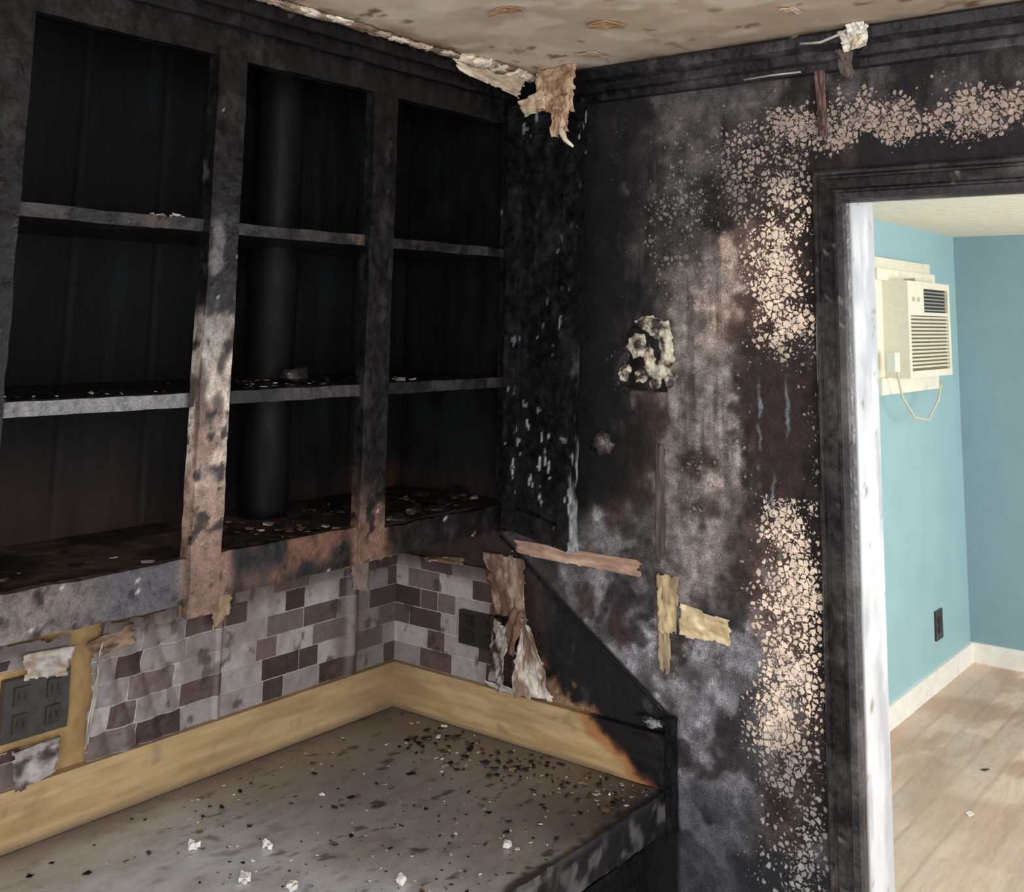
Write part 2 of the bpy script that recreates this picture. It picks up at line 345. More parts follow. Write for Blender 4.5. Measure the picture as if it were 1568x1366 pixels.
w.tube(pp,.005,const((200,196,170))); w.box((-.05,2.99,.56),(-.015,3.05,.64),const((236,232,215)),.1); w.obj('power_cord',M_plas,ac)
w=MB(); w.box((-.1215,3.70,-.69),(-.113,3.80,-.56),const((60,52,52)),.05); w.box((-.113,3.73,-.66),(-.11,3.77,-.63),const((30,26,26)),.05); w.box((-.113,3.73,-.62),(-.11,3.77,-.59),const((30,26,26)),.05); w.obj('wall_outlet',M_plas,smooth=False)
# ------------------------------------------------------------------ door frame
df=empty('door_frame')
prof=[(0,.004),(.03,.012),(.12,.019),(.2,.019),(.24,.013),(.30,.013),(.34,.018),(.60,.020),(.64,.013),(.70,.013),(.74,.018),(.92,.016),(.97,.008),(1,0)]
Wd=.0563; XO=.9066; ZO=1.0005
def cascol(P):
    C=np.tile([56.,53,53],(len(P),1)); n=fbm(P*np.array([3,1,.4]),25,7)
    C=mixc(C,(92,86,84),sm(.52,.66,n)*.6); C=mixc(C,(26,24,25),sm(.5,.62,fbm(P,18,9))*.7)
    C=mixc(C,(170,164,156),sm(.72,.76,fbm(P,70,2))*.5)
    C=mixc(C,(226,224,218),(1-sm(.908,.912,P[:,0]+.008*(fbm(P,60,5)-.5)))*band(P[:,2],.66,.76,.01))
    C=mixc(C,(170,168,164),(1-sm(.9075,.910,P[:,0]))*sm(.5,.6,fbm(P,22,8))*(P[:,2]<.66)*.8)
    return C
w=MB()
nl=320
for i in range(len(prof)-1):
    (a,da),(b,db)=prof[i],prof[i+1]
    def leg(s,d,t,right=False):
        z=-.9+(ZO-s*Wd+.9)*t; x=XO+s*Wd
        return np.stack([np.full_like(t,(2*(.963+XR-.012)/2-x)) if right else np.full_like(t,x),np.full_like(t,-d),z],1)
    for right in (False,True):
        t=np.linspace(0,1,nl+1); A=leg(a,da,t,right);B=leg(b,db,t,right)
        V=np.concatenate([A,B]); k=np.arange(nl); F=np.stack([k,k+nl+1,k+nl+2,k+1],1)
        if right:F=F[:,::-1]
        w.add(V,F,cascol(V))
    XE=.963+XR-.012-XO
    t=np.linspace(0,1,nl+1)
    def hd(s,d): 
        xa=XO+s*Wd; xb=XE-s*Wd; return np.stack([xa+(xb-xa)*t,np.full_like(t,-d),np.full_like(t,ZO-s*Wd)],1)
    A=hd(a,da);B=hd(b,db);V=np.concatenate([A,B]);k=np.arange(nl);F=np.stack([k+nl+1,k,k+1,k+nl+2],1)
    w.add(V,F,cascol(V*np.array([.3,1,3])+np.array([1,0,0])))
w.obj('casing',M_char,df)
def jamcol(P):
    C=np.tile([212.,213,215],(len(P),1)); n=fbm(P*np.array([1,1,.3]),20,3)
    C=mixc(C,(150,156,162),sm(.42,.62,n)*.6); C=mixc(C,(90,88,90),(1-sm(.0,.012,P[:,1]+.01*(n-.5))))
    C=mixc(C,(120,100,80),sm(.68,.72,fbm(P,50,4))*.6)
    return C
w=MB(); w.box((.951,.0005,-.9),(.963,.105,.955),jamcol,.006,maxn=300); w.box((.951,.0005,.955),(XR,.105,.967),jamcol,.01); w.box((XR-.012,.0005,-.9),(XR,.105,.955),jamcol,.03)
w.obj('jamb',M_white,df,smooth=False)
# ------------------------------------------------------------------ crown trim on the back wall
def crown(P):
    C=np.tile([42.,40,41],(len(P),1)); C=mixc(C,(90,86,86),sm(.53,.66,fbm(P*np.array([.4,1,3]),30,5))*.6); C=mixc(C,(16,15,16),(1-sm(.5,.7,P[:,0]))*.8)
    C=mixc(C,(206,198,182),sm(.655,.69,fbm(P*np.array([1,1,1]),14,25))*sm(1.212,1.219,P[:,2]))
    return C
w=MB(); pr=[(.0,1.158),(.010,1.160),(.012,1.172),(.020,1.176),(.022,1.190),(.034,1.198),(.038,1.214),(.030,1.2205),(0,1.2205)]
t=np.linspace(0,1,301)
for i in range(len(pr)-1):
    (a,za),(b,zb)=pr[i],pr[i+1]
    A=np.stack([.345+(2.6-.345)*t,-a+0*t,za+0*t],1);B=np.stack([.345+(2.6-.345)*t,-b+0*t,zb+0*t],1)
    V=np.concatenate([A,B]); D=(fbm(V,14,8)-.5)*.008; V=V+np.stack([0*D,D,D*.6],1)*(V[:,1:2]<-.001)
    k=np.arange(300); w.add(V,np.stack([k,k+1,k+302,k+301],1),crown(V))
w.obj('trim_crown',M_char)
# ------------------------------------------------------------------ upper cabinet
uc=empty('kitchen_upper_cabinet')
def jig(amp,sc=22,seed=0):
    def f(P):
        return np.stack([(fbm(P,sc,seed)-.5),(fbm(P,sc,seed+5)-.5),(fbm(P,sc,seed+9)-.5)],1)*amp
    return f
CF=.31
def framecol(P):
    y,z=P[:,1],P[:,2]
    C=np.tile([17.,16,17],(len(P),1)); n=fbm(P*np.array([1,1,.5]),30,4); n2=fbm(P,9,6)
    C=mixc(C,(44,42,42),sm(.54,.70,n)*.6)
    m1=band(y,-.74,-.65,.01)
    low=1-sm(.52,.84,z+.2*(n2-.5))
    C=mixc(C,(142,117,103),m1*low*.9)
    C=mixc(C,(194,180,168),m1*band(z,.54,.76,.05)*sm(.42,.58,n)*.85)  # cream highlight painted onto the browner mullion
    C=mixc(C,(96,68,56),m1*(1-sm(.36,.50,z))*.6)
    C=mixc(C,(112,108,106),m1*band(z,.70,.98,.05)*sm(.52,.62,n)*.7)
    m2=band(y,-.42,-.34,.01); C=mixc(C,(116,88,75),m2*(1-sm(.40,.54,z+.15*(n2-.5)))*.9)
    lo=1-sm(.425,.435,z)
    C=mixc(C,(76,73,77),lo*(1-sm(-.76,-.70,y))*.9); C=mixc(C,(112,97,91),lo*(1-sm(-.93,-.8,y))*.6)
    C=mixc(C,(104,72,58),lo*band(y,-.64,-.34,.05)*sm(.35,.5,n2)*.9)
    C=mixc(C,(14,13,14),sm(.60,.68,fbm(P,40,31))*.75)
    C=mixc(C,(180,176,170),sm(.80,.83,fbm(P,120,12,3))*.8)
    return C
w=MB(); J=jig(.005)
w.box((CF-.02,-.722,.352),(CF+.004,-.672,1.14),framecol,.004,J,maxn=220)
w.box((CF-.02,-.408,.375),(CF,-.353,1.14),framecol,.004,J,maxn=220)
w.box((CF-.02,-1.06,.37),(CF+.002,-.995,1.20),framecol,.008,J)
w.box((CF-.02,-.045,.37),(CF+.001,-.002,1.14),framecol,.008,J)
w.box((CF-.022,-1.35,1.128),(CF-.001,-.002,1.2205),framecol,.008,J,maxn=200)
w.box((CF-.018,-1.35,.37),(CF-.003,-.353,.428),framecol,.005,J,maxn=260)
w.box((CF-.018,-.36,.374),(CF-.003,-.002,.418),framecol,.006,jig(.014,30),maxn=220)
w.obj('face_frame',M_char,uc)
w=MB(); w.box((CF,-1.35,1.172),(CF+.014,-.04,1.192),framecol,.008,J,maxn=200); w.box((CF,-1.35,1.192),(CF+.028,-.04,1.2205),framecol,.008,J,maxn=200); w.obj('crown_molding',M_char,uc)
def shelfcol(P):
    y,z=P[:,1],P[:,2]; n=fbm(P,20,4)
    C=np.tile([15.,14,15],(len(P),1)); fr=sm(CF-.03,CF-.008,P[:,0])
    C=mixc(C,(60,58,58),fr*(.3+.6*sm(.4,.6,n))); C=mixc(C,(126,126,127),fr*(z<.7)*(y<-.74)*.8)
    C=mixc(C,(92,78,68),fr*(z>.8)*sm(.5,.62,fbm(P,14,9))*.6)
    C=mixc(C,(46,42,39),(1-fr)*sm(.5,.65,n)*.6)
    return C
w=MB()
w.box((.012,-1.35,.872),(CF-.012,-.012,.889),shelfcol,.010,jig(.004),maxn=160)
w.box((.012,-1.35,.630),(CF-.010,-.012,.648),shelfcol,.010,jig(.004),maxn=160)
w.obj('shelves',M_char,uc)
def incol(P):
    x,y,z=P.T; C=np.tile([8.,8,9],(len(P),1)); n=fbm(P*np.array([1,6,.6]),8,4)  # soot-black base also carries the interior's darkness in its colour
    C=mixc(C,(18,19,20),sm(.5,.65,n)*.7)
    C=mixc(C,(66,50,47),(1-sm(.42,.62,z+.1*(n-.5)))*(1-sm(-.75,-.45,y))*.85)
    C=mixc(C,(84,40,26),(1-sm(.40,.50,z+.08*(n-.5)))*band(y,-.16,-.02,.03)*.9)
    C=mixc(C,(46,36,33),(1-sm(.42,.5,z))*.5)
    return C
w=MB(); 
def plank(P):
    k=np.abs(P[:,1]/.15-np.round(P[:,1]/.15)); return np.stack([-.0012*(k<.03)+0*k,0*k,0*k],1)
w.grid((.008,-1.35,.40),(0,1.348,0),(0,0,.82),300,80,incol,plank)
w.grid((.012,-.008,.40),(CF-.02,0,0),(0,0,.82),60,120,incol)
w.box((.001,-1.36,.40),(CF-.02,-1.345,1.22),incol,.05)
w.grid((.008,-1.35,1.205),(CF-.02,0,0),(0,1.345,0),10,10,incol,flip=True)
w.obj('back_and_sides',M_charin,uc)
def botcol(P):
    x,y,z=P.T; n=fbm(P,12,4); C=np.tile([82.,68,63],(len(P),1))
    C=mixc(C,(40,34,33),sm(.42,.6,n)*.8); C=mixc(C,(22,20,20),sm(-.5,-.2,y)*.8)
    C=mixc(C,(120,108,98),sm(.62,.7,fbm(P,34,4))*.6)
    return C
w=MB(); w.box((.008,-1.35,.405),(CF-.019,-.01,.420),botcol,.01,jig(.006),maxn=160); w.obj('bottom_panel',M_charin,uc)
w=MB()
pts=[(.085,-.415,z) for z in np.linspace(.42,1.2,40)]; tap=[1+(.1 if abs(p[2]-.83)<.012 or abs(p[2]-1.03)<.01 else 0) for p in pts]
w.tube(pts,.040,const((9,9,10)),28,tap); w.obj('vent_duct',M_charin,uc)
w=MB()
def scat(x0,x1,y0,y1,z,n,smin,smax,cols,h=.5,el=.6):
    for i in range(n):
        s=smin+(smax-smin)*rng.random()**2; w.chip((x0+(x1-x0)*rng.random(),y0+(y1-y0)*rng.random(),z),(s,s*(1-el+el*rng.random()),s*h*(.3+.5*rng.random())),random.choice(cols))
wh=[(206,200,188),(180,172,160),(150,140,128)];bk=[(30,28,28),(45,42,42),(20,20,20)];br=[(90,70,58),(120,96,76),(60,48,42)]
scat(.1,.28,-.98,-.75,.422,16,.006,.020,wh+br+bk,.2); scat(.08,.28,-.66,-.42,.422,60,.004,.016,bk+br+wh[2:],.3); scat(.15,.285,-.55,-.42,.424,36,.004,.014,wh[1:]+br+bk,.3)
scat(.1,.28,-.35,-.05,.422,110,.005,.018,bk+bk+br,.4)
scat(.22,.292,-.62,-.43,.650,12,.004,.012,wh+br,.3); scat(.24,.292,-.345,-.25,.650,18,.004,.014,wh,.3); scat(.1,.29,-.65,-.3,.650,50,.004,.014,bk+br,.3)
scat(.27,.296,-.8,-.73,.890,12,.004,.012,wh); scat(.2,.29,-1.,-.74,.650,20,.003,.008,wh+bk)
w.obj('shelf_debris',M_plaster,uc,smooth=False)
w=MB()
for i in range(16):
    y=-.36+.34*rng.random(); w.blob((.12+.15*rng.random(),y,.423),(.014+.016*rng.random(),.016+.018*rng.random(),.006+.007*rng.random()),random.choice([(22,21,21),(30,28,27)]),i,.7,1.6,9)
w.blob((.2,-.46,.660),(.020,.03,.012),(40,37,35),5,.7,1.4,10)
w.obj('char_lumps',M_char,uc)
cd=empty('cabinet_door')
def doorcol(P):
    x,y,z=P.T; C=np.tile([14.,14,15],(len(P),1)); n=fbm(P*np.array([1,1,.35]),40,2)
    C=mixc(C,(34,34,36),sm(.5,.66,n)*.7); C=mixc(C,(10,10,11),sm(.5,.6,fbm(P,15,77))*.5)
    C=mixc(C,(168,170,172),sm(.675,.71,fbm(P*np.array([1.3,1,.4]),110,19,3))*.9*sm(.38,.6,fbm(P,9,3)))  # white specks and gloss streaks painted into the colour
    C=mixc(C,(150,152,154),sm(.474,.477,x)*(1-sm(.60,.74,z))*sm(.46,.60,n)*.9)  # edge highlight painted down the free side
    return C
def shear(amp):
    j=jig(amp,26,3)
    def f(P):
        d=j(P); d[:,2]+=-(P[:,0]-.312)*.17*(1-sm(.4,.8,P[:,2])); d[:,1]+=-.006*np.sin((P[:,2]-.37)*5)*sm(.33,.47,P[:,0]); d[:,0]+=.010*sm(.4,1.15,P[:,2])*sm(.4,.47,P[:,0]); return d
    return f
w=MB(); w.box((.322,-.062,.385),(.477,-.044,1.16),doorcol,.004,shear(.007),maxn=220)
w.obj('slab',M_char,cd)
w=MB(); w.box((.322,-.068,.385),(.352,-.060,1.16),doorcol,.004,shear(.006),maxn=220); w.box((.448,-.068,.385),(.478,-.060,1.16),doorcol,.004,shear(.006),maxn=220); w.box((.352,-.068,.385),(.448,-.060,.425),doorcol,.005,shear(.006)); w.box((.352,-.068,1.10),(.448,-.060,1.16),doorcol,.005,shear(.006))
w.obj('rails',M_char,cd)
w=MB(); 
for z in (.5,1.03): w.tube([(.315,-.05,z-.02),(.315,-.05,z+.02)],.005,const((40,40,42)))
w.obj('hinges',M_char,cd)
# ------------------------------------------------------------------ countertop & base cabinet
def cntcol(P):
    x,y,z=P.T; n=fbm(P,7,3); n2=fbm(P*np.array([1,.45,1]),55,6)
    C=np.tile([204.,206,211],(len(P),1))  # bluish sky sheen of the near end painted into the base
    C=mixc(C,(166,158,150),(1-sm(-.02,.24,x+.15*(n-.5)))*.8)
    C=mixc(C,(126,118,111),sm(-.62,-.30,y+.2*(n-.5))*.85)
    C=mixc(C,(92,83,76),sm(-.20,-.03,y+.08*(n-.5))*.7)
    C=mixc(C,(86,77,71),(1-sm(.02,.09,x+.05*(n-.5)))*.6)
    C=mixc(C,(60,57,57),sm(.42,.60,x+.2*(n-.5))*sm(-.36,-.10,y+.2*(n-.5))*.8)
    C=mixc(C,(146,130,114),sm(.55,.72,fbm(P*np.array([1,.4,1]),12,61))*.25); C=mixc(C,(116,110,106),sm(.60,.70,n2)*.4)
    C=mixc(C,(50,47,46),sm(.67,.71,fbm(P*np.array([1,.5,1]),60,9))*sm(-.8,-.3,y)*.8)
    e=sm(.616,.630,x+.03*(fbm(P,40,5)-.5)); C=mixc(C,(30,30,31),e*.85)
    C=mixc(C,(26,25,26),1-sm(-.012,-.004,z))
    C=mixc(C,(90,88,87),(1-sm(-.012,-.004,z))*sm(.50,.62,fbm(P,45,15))*.8)
    return C
w=MB(); 
def cdisp(P):
    e=sm(.60,.635,P[:,0]); j=jig(.014,30,4)(P); return j*e[:,None]*np.array([1,.2,.25])*(P[:,1:2]<-.004)
w.box((.001,-2.4,-.06),(.635,-.001,0),cntcol,.005,cdisp,maxn=480); w.obj('kitchen_countertop',M_counter)
bc=empty('kitchen_base_cabinet'); bcc=const((20,19,20))
w=MB(); w.box((.002,-2.4,-.80),(.585,-.003,-.062),bcc,.1); w.box((.002,-2.4,-.9),(.53,-.003,-.80),bcc,.2)
w.obj('carcass',M_char,bc,smooth=False)
w=MB()
for k in range(5):
    y1=-.03-k*.46
    w.box((.586,y1-.44,-.76),(.602,y1,-.26),bcc,.05); w.box((.602,y1-.39,-.71),(.606,y1-.05,-.31),bcc,.05); w.box((.586,y1-.44,-.24),(.602,y1,-.09),bcc,.05)
    w.tube([(.612,y1-.27,-.165),(.618,y1-.24,-.165),(.618,y1-.20,-.165),(.612,y1-.17,-.165)],.005,const((60,60,60)))
w.obj('doors_and_drawers',M_char,bc,smooth=False)
def brd_l(P):
    C=np.tile([178.,152,112],(len(P),1)); n=fbm(P*np.array([1,.6,5]),14,3)
    C=mixc(C,(150,122,86),sm(.45,.62,n)*.6); C=mixc(C,(112,90,68),sm(-.2,-.02,P[:,1])*.5); C=mixc(C,(84,70,58),(1-sm(.002,.014,P[:,2]))*.6)
    C=mixc(C,(112,92,72),sm(.66,.76,fbm(P,26,33))*.35)
    return C
w=MB(); w.box((.001,-2.4,.0008),(.017,-.001,.0838),brd_l,.008,maxn=300); w.obj('trim_counter_left',M_wood,smooth=False)
def brd_b(P):
    x,y,z=P.T; C=np.tile([182.,156,116],(len(P),1)); n=fbm(P*np.array([.6,1,5]),14,9)
    C=mixc(C,(154,126,88),sm(.45,.62,n)*.6); C=mixc(C,(124,100,74),(1-sm(.02,.15,x))*.5)
    C=mixc(C,(112,92,72),sm(.66,.76,fbm(P,26,33))*.35)
    k=x+ (z-.02)*1.5+.07*(fbm(P,34,3)-.5)
    C=mixc(C,(158,112,72),sm(.53,.56,k)); C=mixc(C,(84,52,36),sm(.565,.58,k)); C=mixc(C,(20,19,21),sm(.578,.594,k))
    C=mixc(C,(84,70,58),(1-sm(.002,.012,z))*.5*(1-sm(.5,.56,k)))
    return C
w=MB(); w.box((.0172,-.017,.0008),(.633,-.001,.0838),brd_b,.003,lambda P: jig(.006,40)(P)*sm(.56,.63,P[:,0])[:,None],maxn=260); w.obj('trim_counter_back',M_wood,smooth=False)
w=MB(); w.box((.6365,-.022,-.06),(.648,-.001,.112),const((16,16,18)),.006,jig(.005,30)); 
for i in range(11): w.blob((.575+.065*rng.random(),-.010,.093+.012*rng.random()),(.007+.006*rng.random(),.007,.005),random.choice([(150,152,154),(110,111,113),(40,40,42)]),i,.8,2,8)
w.obj('burnt_end_strip',M_char)
# ------------------------------------------------------------------ tile backsplash sheets
tb=empty('tile_backsplash')
TL=[(146,139,138),(160,154,152),(134,126,125),(151,144,144)];TD=[(70,56,56),(60,48,48),(86,71,70),(104,91,89)]
def tiles(name,side,a0,a1,z0,z1,outf,seed,keepf=None,colmod=None,rows=6):
    R_=random.Random(seed); mb=MB(); rh=(z1-z0)/rows; g=.0008
    def place(A,Z,off):
        A=np.asarray(A);Z=np.asarray(Z); o=outf(A,Z)+off
        return np.stack([o,A,Z],1) if side=='L' else np.stack([A,-o,Z],1)
    def addpatch(a,b,c,d,col,off,na,nz):
        aa,zz=np.meshgrid(np.linspace(a,b,na+1),np.linspace(c,d,nz+1)); aa=aa.ravel();zz=zz.ravel()
        P=place(aa,zz,off); k=(np.arange(nz)[:,None]*(na+1)+np.arange(na)[None]).ravel(); F=np.stack([k,k+1,k+na+2,k+na+1],1)
        if keepf is not None:
            kk=keepf(aa,zz); F=F[kk[F].all(1)]
        if len(F)==0:return
        C=np.tile(np.asarray(col,float),(len(P),1))
        if colmod: C=colmod(C,aa,zz,P)
        mb.add(P,F,C)
    addpatch(a0,a1,z0,z1,(176,168,164),0,int((a1-a0)/.003),60)
    for r in range(rows):
        c=z0+r*rh; a=a0-(r%3)*.05-R_.random()*.03; dark=r%2==0
        while a<a1:
            dark=(not dark) if R_.random()<.88 else dark
            L=.084 if (not dark or R_.random()<.62) else .046
            lo=max(a+g,a0);hi=min(a+L-g,a1)
            if hi-lo>.004:
                addpatch(lo,hi,c+g,c+rh-g,R_.choice(TD if dark else TL),.0007,max(2,int((hi-lo)/.003)),11)
            a+=L
    return mb.obj(name,M_tile,tb)
def nz(A,Z,s,seed): return fbm(np.stack([A,Z,0*A],1),s,seed)
def outL(A,Z):
    o=.003+.004*(nz(A,Z,12,3)-.3)
    wv=band(A,-.68,-.50,.03); o=o+wv*(.012*np.abs(nz(A,Z,16,8)-.5)*2+.010*sm(.20,.29,Z)+.006*np.abs(np.sin(A*70+Z*30)))
    o=o+.012*np.exp(-((A+.125)/.012)**2)+.006*np.exp(-((A+.43)/.004)**2)
    o=o+sm(.255,.30,Z)*.012*nz(A,Z,25,4)
    o=o+(A<-.70)*(.006+.02*sm(.24,.29,Z))
    return np.maximum(o,.002)
def keepL(A,Z):
    e=(nz(A,Z,30,5)-.5)*.03
    gap=(A+e>-.715)&(A+e<-.668)
    top=Z+e*1.2<.287
    outl=(A<-.70)&(Z+e*.6>.135)&(Z+e*.6<.245)
    return (~gap)&top&(~outl)
def soot(C,A,Z,P):
    n=nz(A,Z,9,44); C=mixc(C,(52,42,37),sm(.23,.30,Z+.04*(n-.5))*.6); C=mixc(C,(52,46,44),band(A,-.16,.0,.03)*.45); C=mixc(C,(100,78,64),sm(.52,.68,n)*.35)
    C=mixc(C,(44,38,36),sm(.62,.70,nz(A,Z,40,45))*.5); return C
tiles('left_sheet','L',-1.25,-.004,.084,.300,outL,8,keepL,soot)
def outR(A,Z): return .003+.003*nz(A,Z,12,3)+.03*sm(.29,.36,A)*(.4+nz(A,Z,25,6))+.012*sm(.26,.30,Z)*nz(A,Z,30,6)
def keepR(A,Z):
    e=(nz(A,Z,28,15)-.5)*.05
    hole=(np.abs(A-.232)<.052)&(np.abs(Z-.178)<.030)
    return (A+e<.325-.20*(Z-.10)*1.0)&(Z+e*.4<.29)&~((A>.262)&(Z+e>.20))&~hole
def sootR(C,A,Z,P):
    n=nz(A,Z,9,44); C=mixc(C,(46,37,35),sm(.245,.30,Z+.04*(n-.5))*.75); C=mixc(C,(74,56,48),sm(.20,.30,A+.05*(n-.5))*.6);C=mixc(C,(44,38,36),sm(.62,.70,nz(A,Z,40,45))*.5);return C
tiles('back_sheet','R',.004,.34,.084,.300,outR,12,keepR,sootR)
def outlet(name,place,w_,h_,col,n=1):
    mb=MB()
    def bx(a0,a1,z0,z1,d0,d1,c):
        lo,hi=place(a0,z0,d0),place(a1,z1,d1); l=np.minimum(lo,hi);h=np.maximum(lo,hi); mb.box(l,h,const(c),.008,jig(.0012,60))
    bx(-w_/2,w_/2,-h_/2,h_/2,.002,.014,col)
    for i in range(n):
        cx=(i-(n-1)/2)*w_/n
        for cz in (-h_*.22,h_*.22):
            bx(cx-w_/n*.22,cx+w_/n*.22,cz-h_*.15,cz+h_*.15,.013,.017,tuple(c*.8 for c in col))
            for s in (-1,1): bx(cx+s*w_/n*.09-.0012,cx+s*w_/n*.09+.0012,cz-.005,cz+.005,.0165,.0175,(8,8,8))
    return mb.obj(name,M_glass,smooth=False)
outlet('electrical_outlet',lambda a,z,d:np.array([.232+a,-d,.178+z]),.102,.060,(30,27,28),2)
outlet('electrical_outlet.001',lambda a,z,d:np.array([d,-.755+a,.19+z]),.10,.085,(52,48,46),2)
# ------------------------------------------------------------------ torn paper / peels
def sheet(mb,p00,p10,p11,p01,col,amp=.006,seed=0,nu=22,nv=22,edge=.10,curl=(0,0,0),sc=30,col2=None):
    u,v=np.meshgrid(np.linspace(0,1,nu+1),np.linspace(0,1,nv+1));u=u.ravel();v=v.ravel()
    p00,p10,p11,p01=[np.array(p,float) for p in (p00,p10,p11,p01)]
    P=((1-u)*(1-v))[:,None]*p00+(u*(1-v))[:,None]*p10+(u*v)[:,None]*p11+((1-u)*v)[:,None]*p01
    nr=np.cross(p10-p00,p01-p00); nr/=np.linalg.norm(nr)
    UV=np.stack([u,v,u*0+seed],1); d=(fbm(UV,5,seed)-.5)*2+np.abs(fbm(UV,9,seed+3)-.5)*1.5
    Q=P+nr*(amp*d)[:,None]+np.asarray(curl)*((v**2)[:,None])
    e=edge*fbm(UV,9,seed+7)*1.6
    keep=(u>e*.9)&(u<1-e)&(v>e*.8)&(v<1-e)
    k=(np.arange(nv)[:,None]*(nu+1)+np.arange(nu)[None]).ravel();F=np.stack([k,k+1,k+nu+2,k+nu+1],1);F=F[keep[F].all(1)]
    C=np.tile(np.asarray(col,float),(len(P),1))
    if col2 is not None: C=mixc(C,col2,sm(.4,.62,fbm(UV,4,seed+1)))
    C=C*(.85+.3*fbm(UV,12,seed+2))[:,None]
    mb.add(Q,F,C)
w=MB()
sheet(w,(.225,-.010,.325),(.340,-.012,.330),(.365,-.038,.215),(.262,-.018,.205),(150,128,114),.010,2,40,40,edge=.07,col2=(100,78,66))
sheet(w,(.268,-.03,.225),(.330,-.058,.215),(.325,-.062,.092),(.262,-.02,.096),(160,150,144),.014,5,40,40,edge=.06,col2=(56,45,42))
sheet(w,(.325,-.02,.245),(.378,-.050,.220),(.422,-.032,.090),(.345,-.062,.088),(190,180,170),.012,9,40,40,edge=.06,col2=(120,98,84))
sheet(w,(.26,-.04,.105),(.36,-.05,.105),(.355,-.03,.086),(.255,-.018,.086),(206,200,194),.004,11,40,12,edge=.10)
sheet(w,(.31,-.02,.26),(.350,-.03,.26),(.340,-.045,.15),(.305,-.045,.15),(110,84,70),.012,14,edge=.1)
w.obj('peeled_paper_roll',M_paper,tb,solid=.0012)
w=MB()
sheet(w,(.02,-.70,.262),(.02,-.60,.282),(.03,-.60,.245),(.03,-.68,.235),(140,116,96),.006,21,edge=.1,col2=(100,78,62))
sheet(w,(.022,-.47,.30),(.022,-.415,.30),(.03,-.43,.255),(.02,-.46,.215),(150,126,100),.006,23,edge=.12)
sheet(w,(.03,-.80,.275),(.03,-.70,.27),(.045,-.72,.225),(.045,-.80,.235),(160,140,120),.008,25,edge=.1,col2=(180,172,164))
sheet(w,(.02,-.80,.14),(.02,-.71,.145),(.05,-.73,.10),(.045,-.80,.08),(158,152,150),.008,27,edge=.1,col2=(80,64,62))
sheet(w,(.018,-.15,.30),(.018,-.09,.30),(.03,-.10,.22),(.02,-.14,.235),(122,106,96),.006,33,edge=.12)
sheet(w,(.10,-.03,.300),(.20,-.012,.305),(.22,-.04,.298),(.11,-.06,.295),(150,126,102),.006,35,edge=.12)
sheet(w,(.018,-.672,.10),(.018,-.655,.275),(.032,-.668,.275),(.036,-.690,.10),(180,172,162),.004,36,12,40,edge=.08)
w.obj('torn_paper',M_paper,tb,solid=.001)
w=MB()
sheet(w,(.285,-.004,.352),(.60,-.004,.352),(.60,-.004,.318),(.285,-.004,.325),(160,128,110),.002,41,80,16,.08,col2=(196,168,144))
sheet(w,(.607,-.004,.33),(.637,-.004,.33),(.64,-.004,.165),(.612,-.004,.165),(170,150,120),.002,42,14,60,.10,col2=(124,106,90))
sheet(w,(.605,-.004,.57),(.628,-.004,.57),(.632,-.004,.33),(.607,-.004,.33),(96,86,79),.002,43,16,70,.14,col2=(74,66,62))
sheet(w,(.645,-.006,.30),(.76,-.010,.285),(.76,-.008,.238),(.645,-.004,.235),(218,198,162),.004,44,40,24,.10,col2=(196,172,132))
sheet(w,(.605,-.005,.345),(.66,-.006,.345),(.655,-.006,.23),(.61,-.005,.23),(198,176,138),.003,45,20,36,.12,col2=(150,128,98))
w.obj('torn_wall_tape',M_paper,solid=.001)
w=MB()
sheet(w,(.385,-.07,1.223),(.490,-.08,1.2235),(.498,-.10,1.125),(.415,-.10,1.130),(190,162,134),.012,51,40,40,edge=.03,col2=(146,114,90))
sheet(w,(.435,-.09,1.16),(.490,-.10,1.17),(.494,-.11,1.085),(.455,-.11,1.070),(160,126,100),.012,53,30,30,edge=.08,col2=(196,170,142))
sheet(w,(.345,-.08,1.165),(.43,-.09,1.180),(.44,-.10,1.135),(.375,-.09,1.125),(204,180,152),.008,54,edge=.08)
w.tube([(.47,-.10,1.10),(.482,-.11,1.085),(.49,-.112,1.072),(.505,-.11,1.060)],.0045,const((220,206,182)),8,[1,1.2,.8,.4])
w.obj('hanging_ceiling_paper',M_paper,solid=.0015)
w=MB()
for i in range(60):
    y=-.72+.67*i/59; big=1.6 if y>-.24 else .8
    w.blob((.346+.010*rng.random()+(.010 if big>1 else 0),y,1.2165-.003*big*rng.random()),(.010*big*(.6+.8*rng.random()),.010+.016*rng.random(),.0050*big),random.choice([(220,206,186),(206,190,168),(170,148,124),(120,100,84)]),i,.9,1.8,8)
sheet(w,(.35,-.29,1.222),(.38,-.06,1.222),(.342,-.05,1.168),(.342,-.24,1.192),(220,206,184),.010,61,44,24,.08,col2=(180,160,136))
w.obj('broken_plaster_edge',M_plaster,O_ceil)
w=MB()
sheet(w,(.965,-.045,1.215),(1.025,-.05,1.221),(1.02,-.05,1.180),(.975,-.045,1.172),(226,218,202),.010,81,30,30,edge=.08,col2=(196,180,156))
sheet(w,(.985,-.055,1.222),(1.02,-.06,1.222),(1.02,-.06,1.200),(.985,-.05,1.195),(232,226,212),.008,83,edge=.08)
w.tube([(.905,-.04,1.203),(.94,-.042,1.2),(.975,-.045,1.208),(1.0,-.05,1.218)],.0018,const((186,180,168)))
w.tube([(.80,-.032,1.158),(.85,-.030,1.160),(.90,-.030,1.159)],.0012,const((170,164,156)))
sheet(w,(.96,-.042,1.19),(.995,-.042,1.19),(.99,-.03,1.13),(.965,-.03,1.14),(96,84,78),.006,71)
w.obj('torn_corner_tape',M_paper,solid=.001)
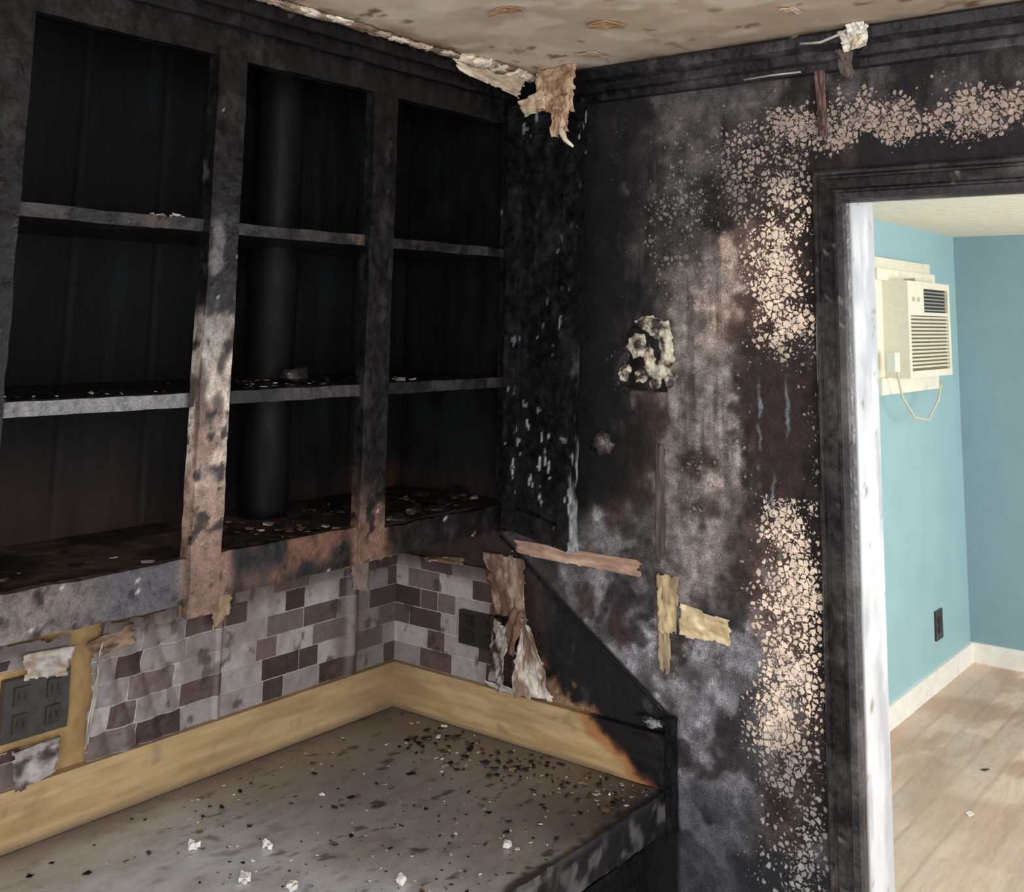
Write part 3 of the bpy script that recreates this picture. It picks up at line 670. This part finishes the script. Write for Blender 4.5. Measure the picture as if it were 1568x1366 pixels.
w=MB(); sheet(w,(.918,-.024,1.165),(.94,-.024,1.165),(.938,-.016,1.045),(.922,-.014,1.045),(104,80,70),.003,73,12,40,.05,col2=(72,54,48)); w.obj('hanging_wood_splinter',M_char,solid=.003)
w=MB()
for i,(x,z,rx,rz) in enumerate([(.577,.712,.021,.022),(.598,.752,.024,.012),(.614,.744,.020,.016),(.630,.728,.014,.024),(.634,.700,.012,.024),(.625,.672,.013,.016),(.600,.690,.012,.022),(.553,.672,.012,.007),(.545,.660,.007,.010),(.604,.672,.016,.012),(.64,.655,.008,.014),(.612,.65,.012,.010),(.585,.66,.012,.012)]):
    w.blob((x,-.005,z),(rx,.013,rz),(200,190,170),i+3,.7,2.0,12)
o=w.obj('melted_light_switch',M_melt); m=o.modifiers.new('r','REMESH'); m.mode='VOXEL'; m.voxel_size=.0018; m.use_smooth_shade=True
w=MB(); w.box((.560,-.008,.635),(.630,-.001,.745),const((26,24,24)),.006,jig(.008,30)); w.obj('switch_box',M_char,o)
w=MB(); w.blob((.50,-.004,.54),(.020,.008,.020),(66,58,56),3,.7,1.6,12); w.blob((.502,-.011,.543),(.009,.005,.010),(100,94,92),4,.6,1.4,10); w.obj('burnt_wall_knob',M_char)
w=MB(); pts=[(.275+.351*t,-.010-.004*sin(pi*t),diag(.275+.351*t)+.003*sin(9*t)) for t in np.linspace(0,1,30)]
w.tube(pts,.0022,const((18,18,20))); w.obj('burnt_cord',M_char)
w=MB()
scat(.05,.60,-1.35,-.05,.0006,170,.003,.009,wh+[(226,222,214)],.35)
scat(.05,.62,-1.3,-.03,.0006,340,.003,.013,bk+br,.15,.85)
scat(.15,.42,-.16,-.03,.0006,140,.003,.014,bk+bk+br+wh[:1],.35)
scat(.42,.62,-.14,-.03,.0006,90,.003,.010,bk+wh[1:],.35)
scat(.3,.6,-.9,-.2,.0006,190,.002,.006,wh+bk,.4)
for (x,y) in ((.33,-.63),(.40,-.60),(.55,-.33),(.20,-.62),(.34,-.70),(.42,-.72),(.28,-.55),(.5,-.5)):
    for j in range(4): w.chip((x+.012*rng.random(),y+.012*rng.random(),.0006),(.009,.007,.008),(220,216,210))
w.obj('counter_debris',M_plaster,smooth=False)
# ------------------------------------------------------------------ lights
wd=bpy.data.worlds.new('w'); bpy.context.scene.world=wd; wd.use_nodes=True
bg=wd.node_tree.nodes['Background']; bg.inputs[0].default_value=(.93,.96,1,1); bg.inputs[1].default_value=1.9
def area(name,loc,target,size,sy,e,col=(1,1,1)):
    l=bpy.data.lights.new(name,'AREA'); l.shape='RECTANGLE'; l.size=size; l.size_y=sy; l.energy=e; l.color=col
    o=bpy.data.objects.new(name,l); bpy.context.collection.objects.link(o); o.location=loc
    from mathutils import Vector
    o.rotation_euler=(Vector(target)-Vector(loc)).to_track_quat('-Z','Y').to_euler(); return o
area('window_light',(2.9,-2.6,.9),(.4,-.3,.3),1.4,1.2,62,(.98,.985,1))
area('far_window_light',(3.1,2.6,.6),(0,2.8,0),1.4,1.4,60,(1,.97,.94))
# ------------------------------------------------------------------ camera
from mathutils import Matrix
yaw,pi_,ro=.6522,.1483,.0138
f=np.array([-sin(yaw)*cos(pi_),cos(yaw)*cos(pi_),sin(pi_)]); r=np.array([cos(yaw),sin(yaw),0.]);u=np.cross(r,f)
r2=cos(ro)*r+sin(ro)*u;u2=-sin(ro)*r+cos(ro)*u
cam=bpy.data.cameras.new('camera'); cam.sensor_width=36; cam.sensor_fit='HORIZONTAL'; cam.lens=36*1665.42/1568
cam.shift_x=(784-820.38)/1568; cam.shift_y=(242.52-683)/1568; cam.clip_start=.02
co=bpy.data.objects.new('camera',cam); bpy.context.collection.objects.link(co)
co.matrix_world=Matrix(((r2[0],u2[0],-f[0],1.6069),(r2[1],u2[1],-f[1],-1.6609),(r2[2],u2[2],-f[2],.7533),(0,0,0,1)))
bpy.context.scene.camera=co
bpy.context.view_layer.update()
for o in bpy.data.objects:
    if o.parent is None: o.location.z+=ZOFF
bpy.context.scene.view_settings.view_transform='Standard'
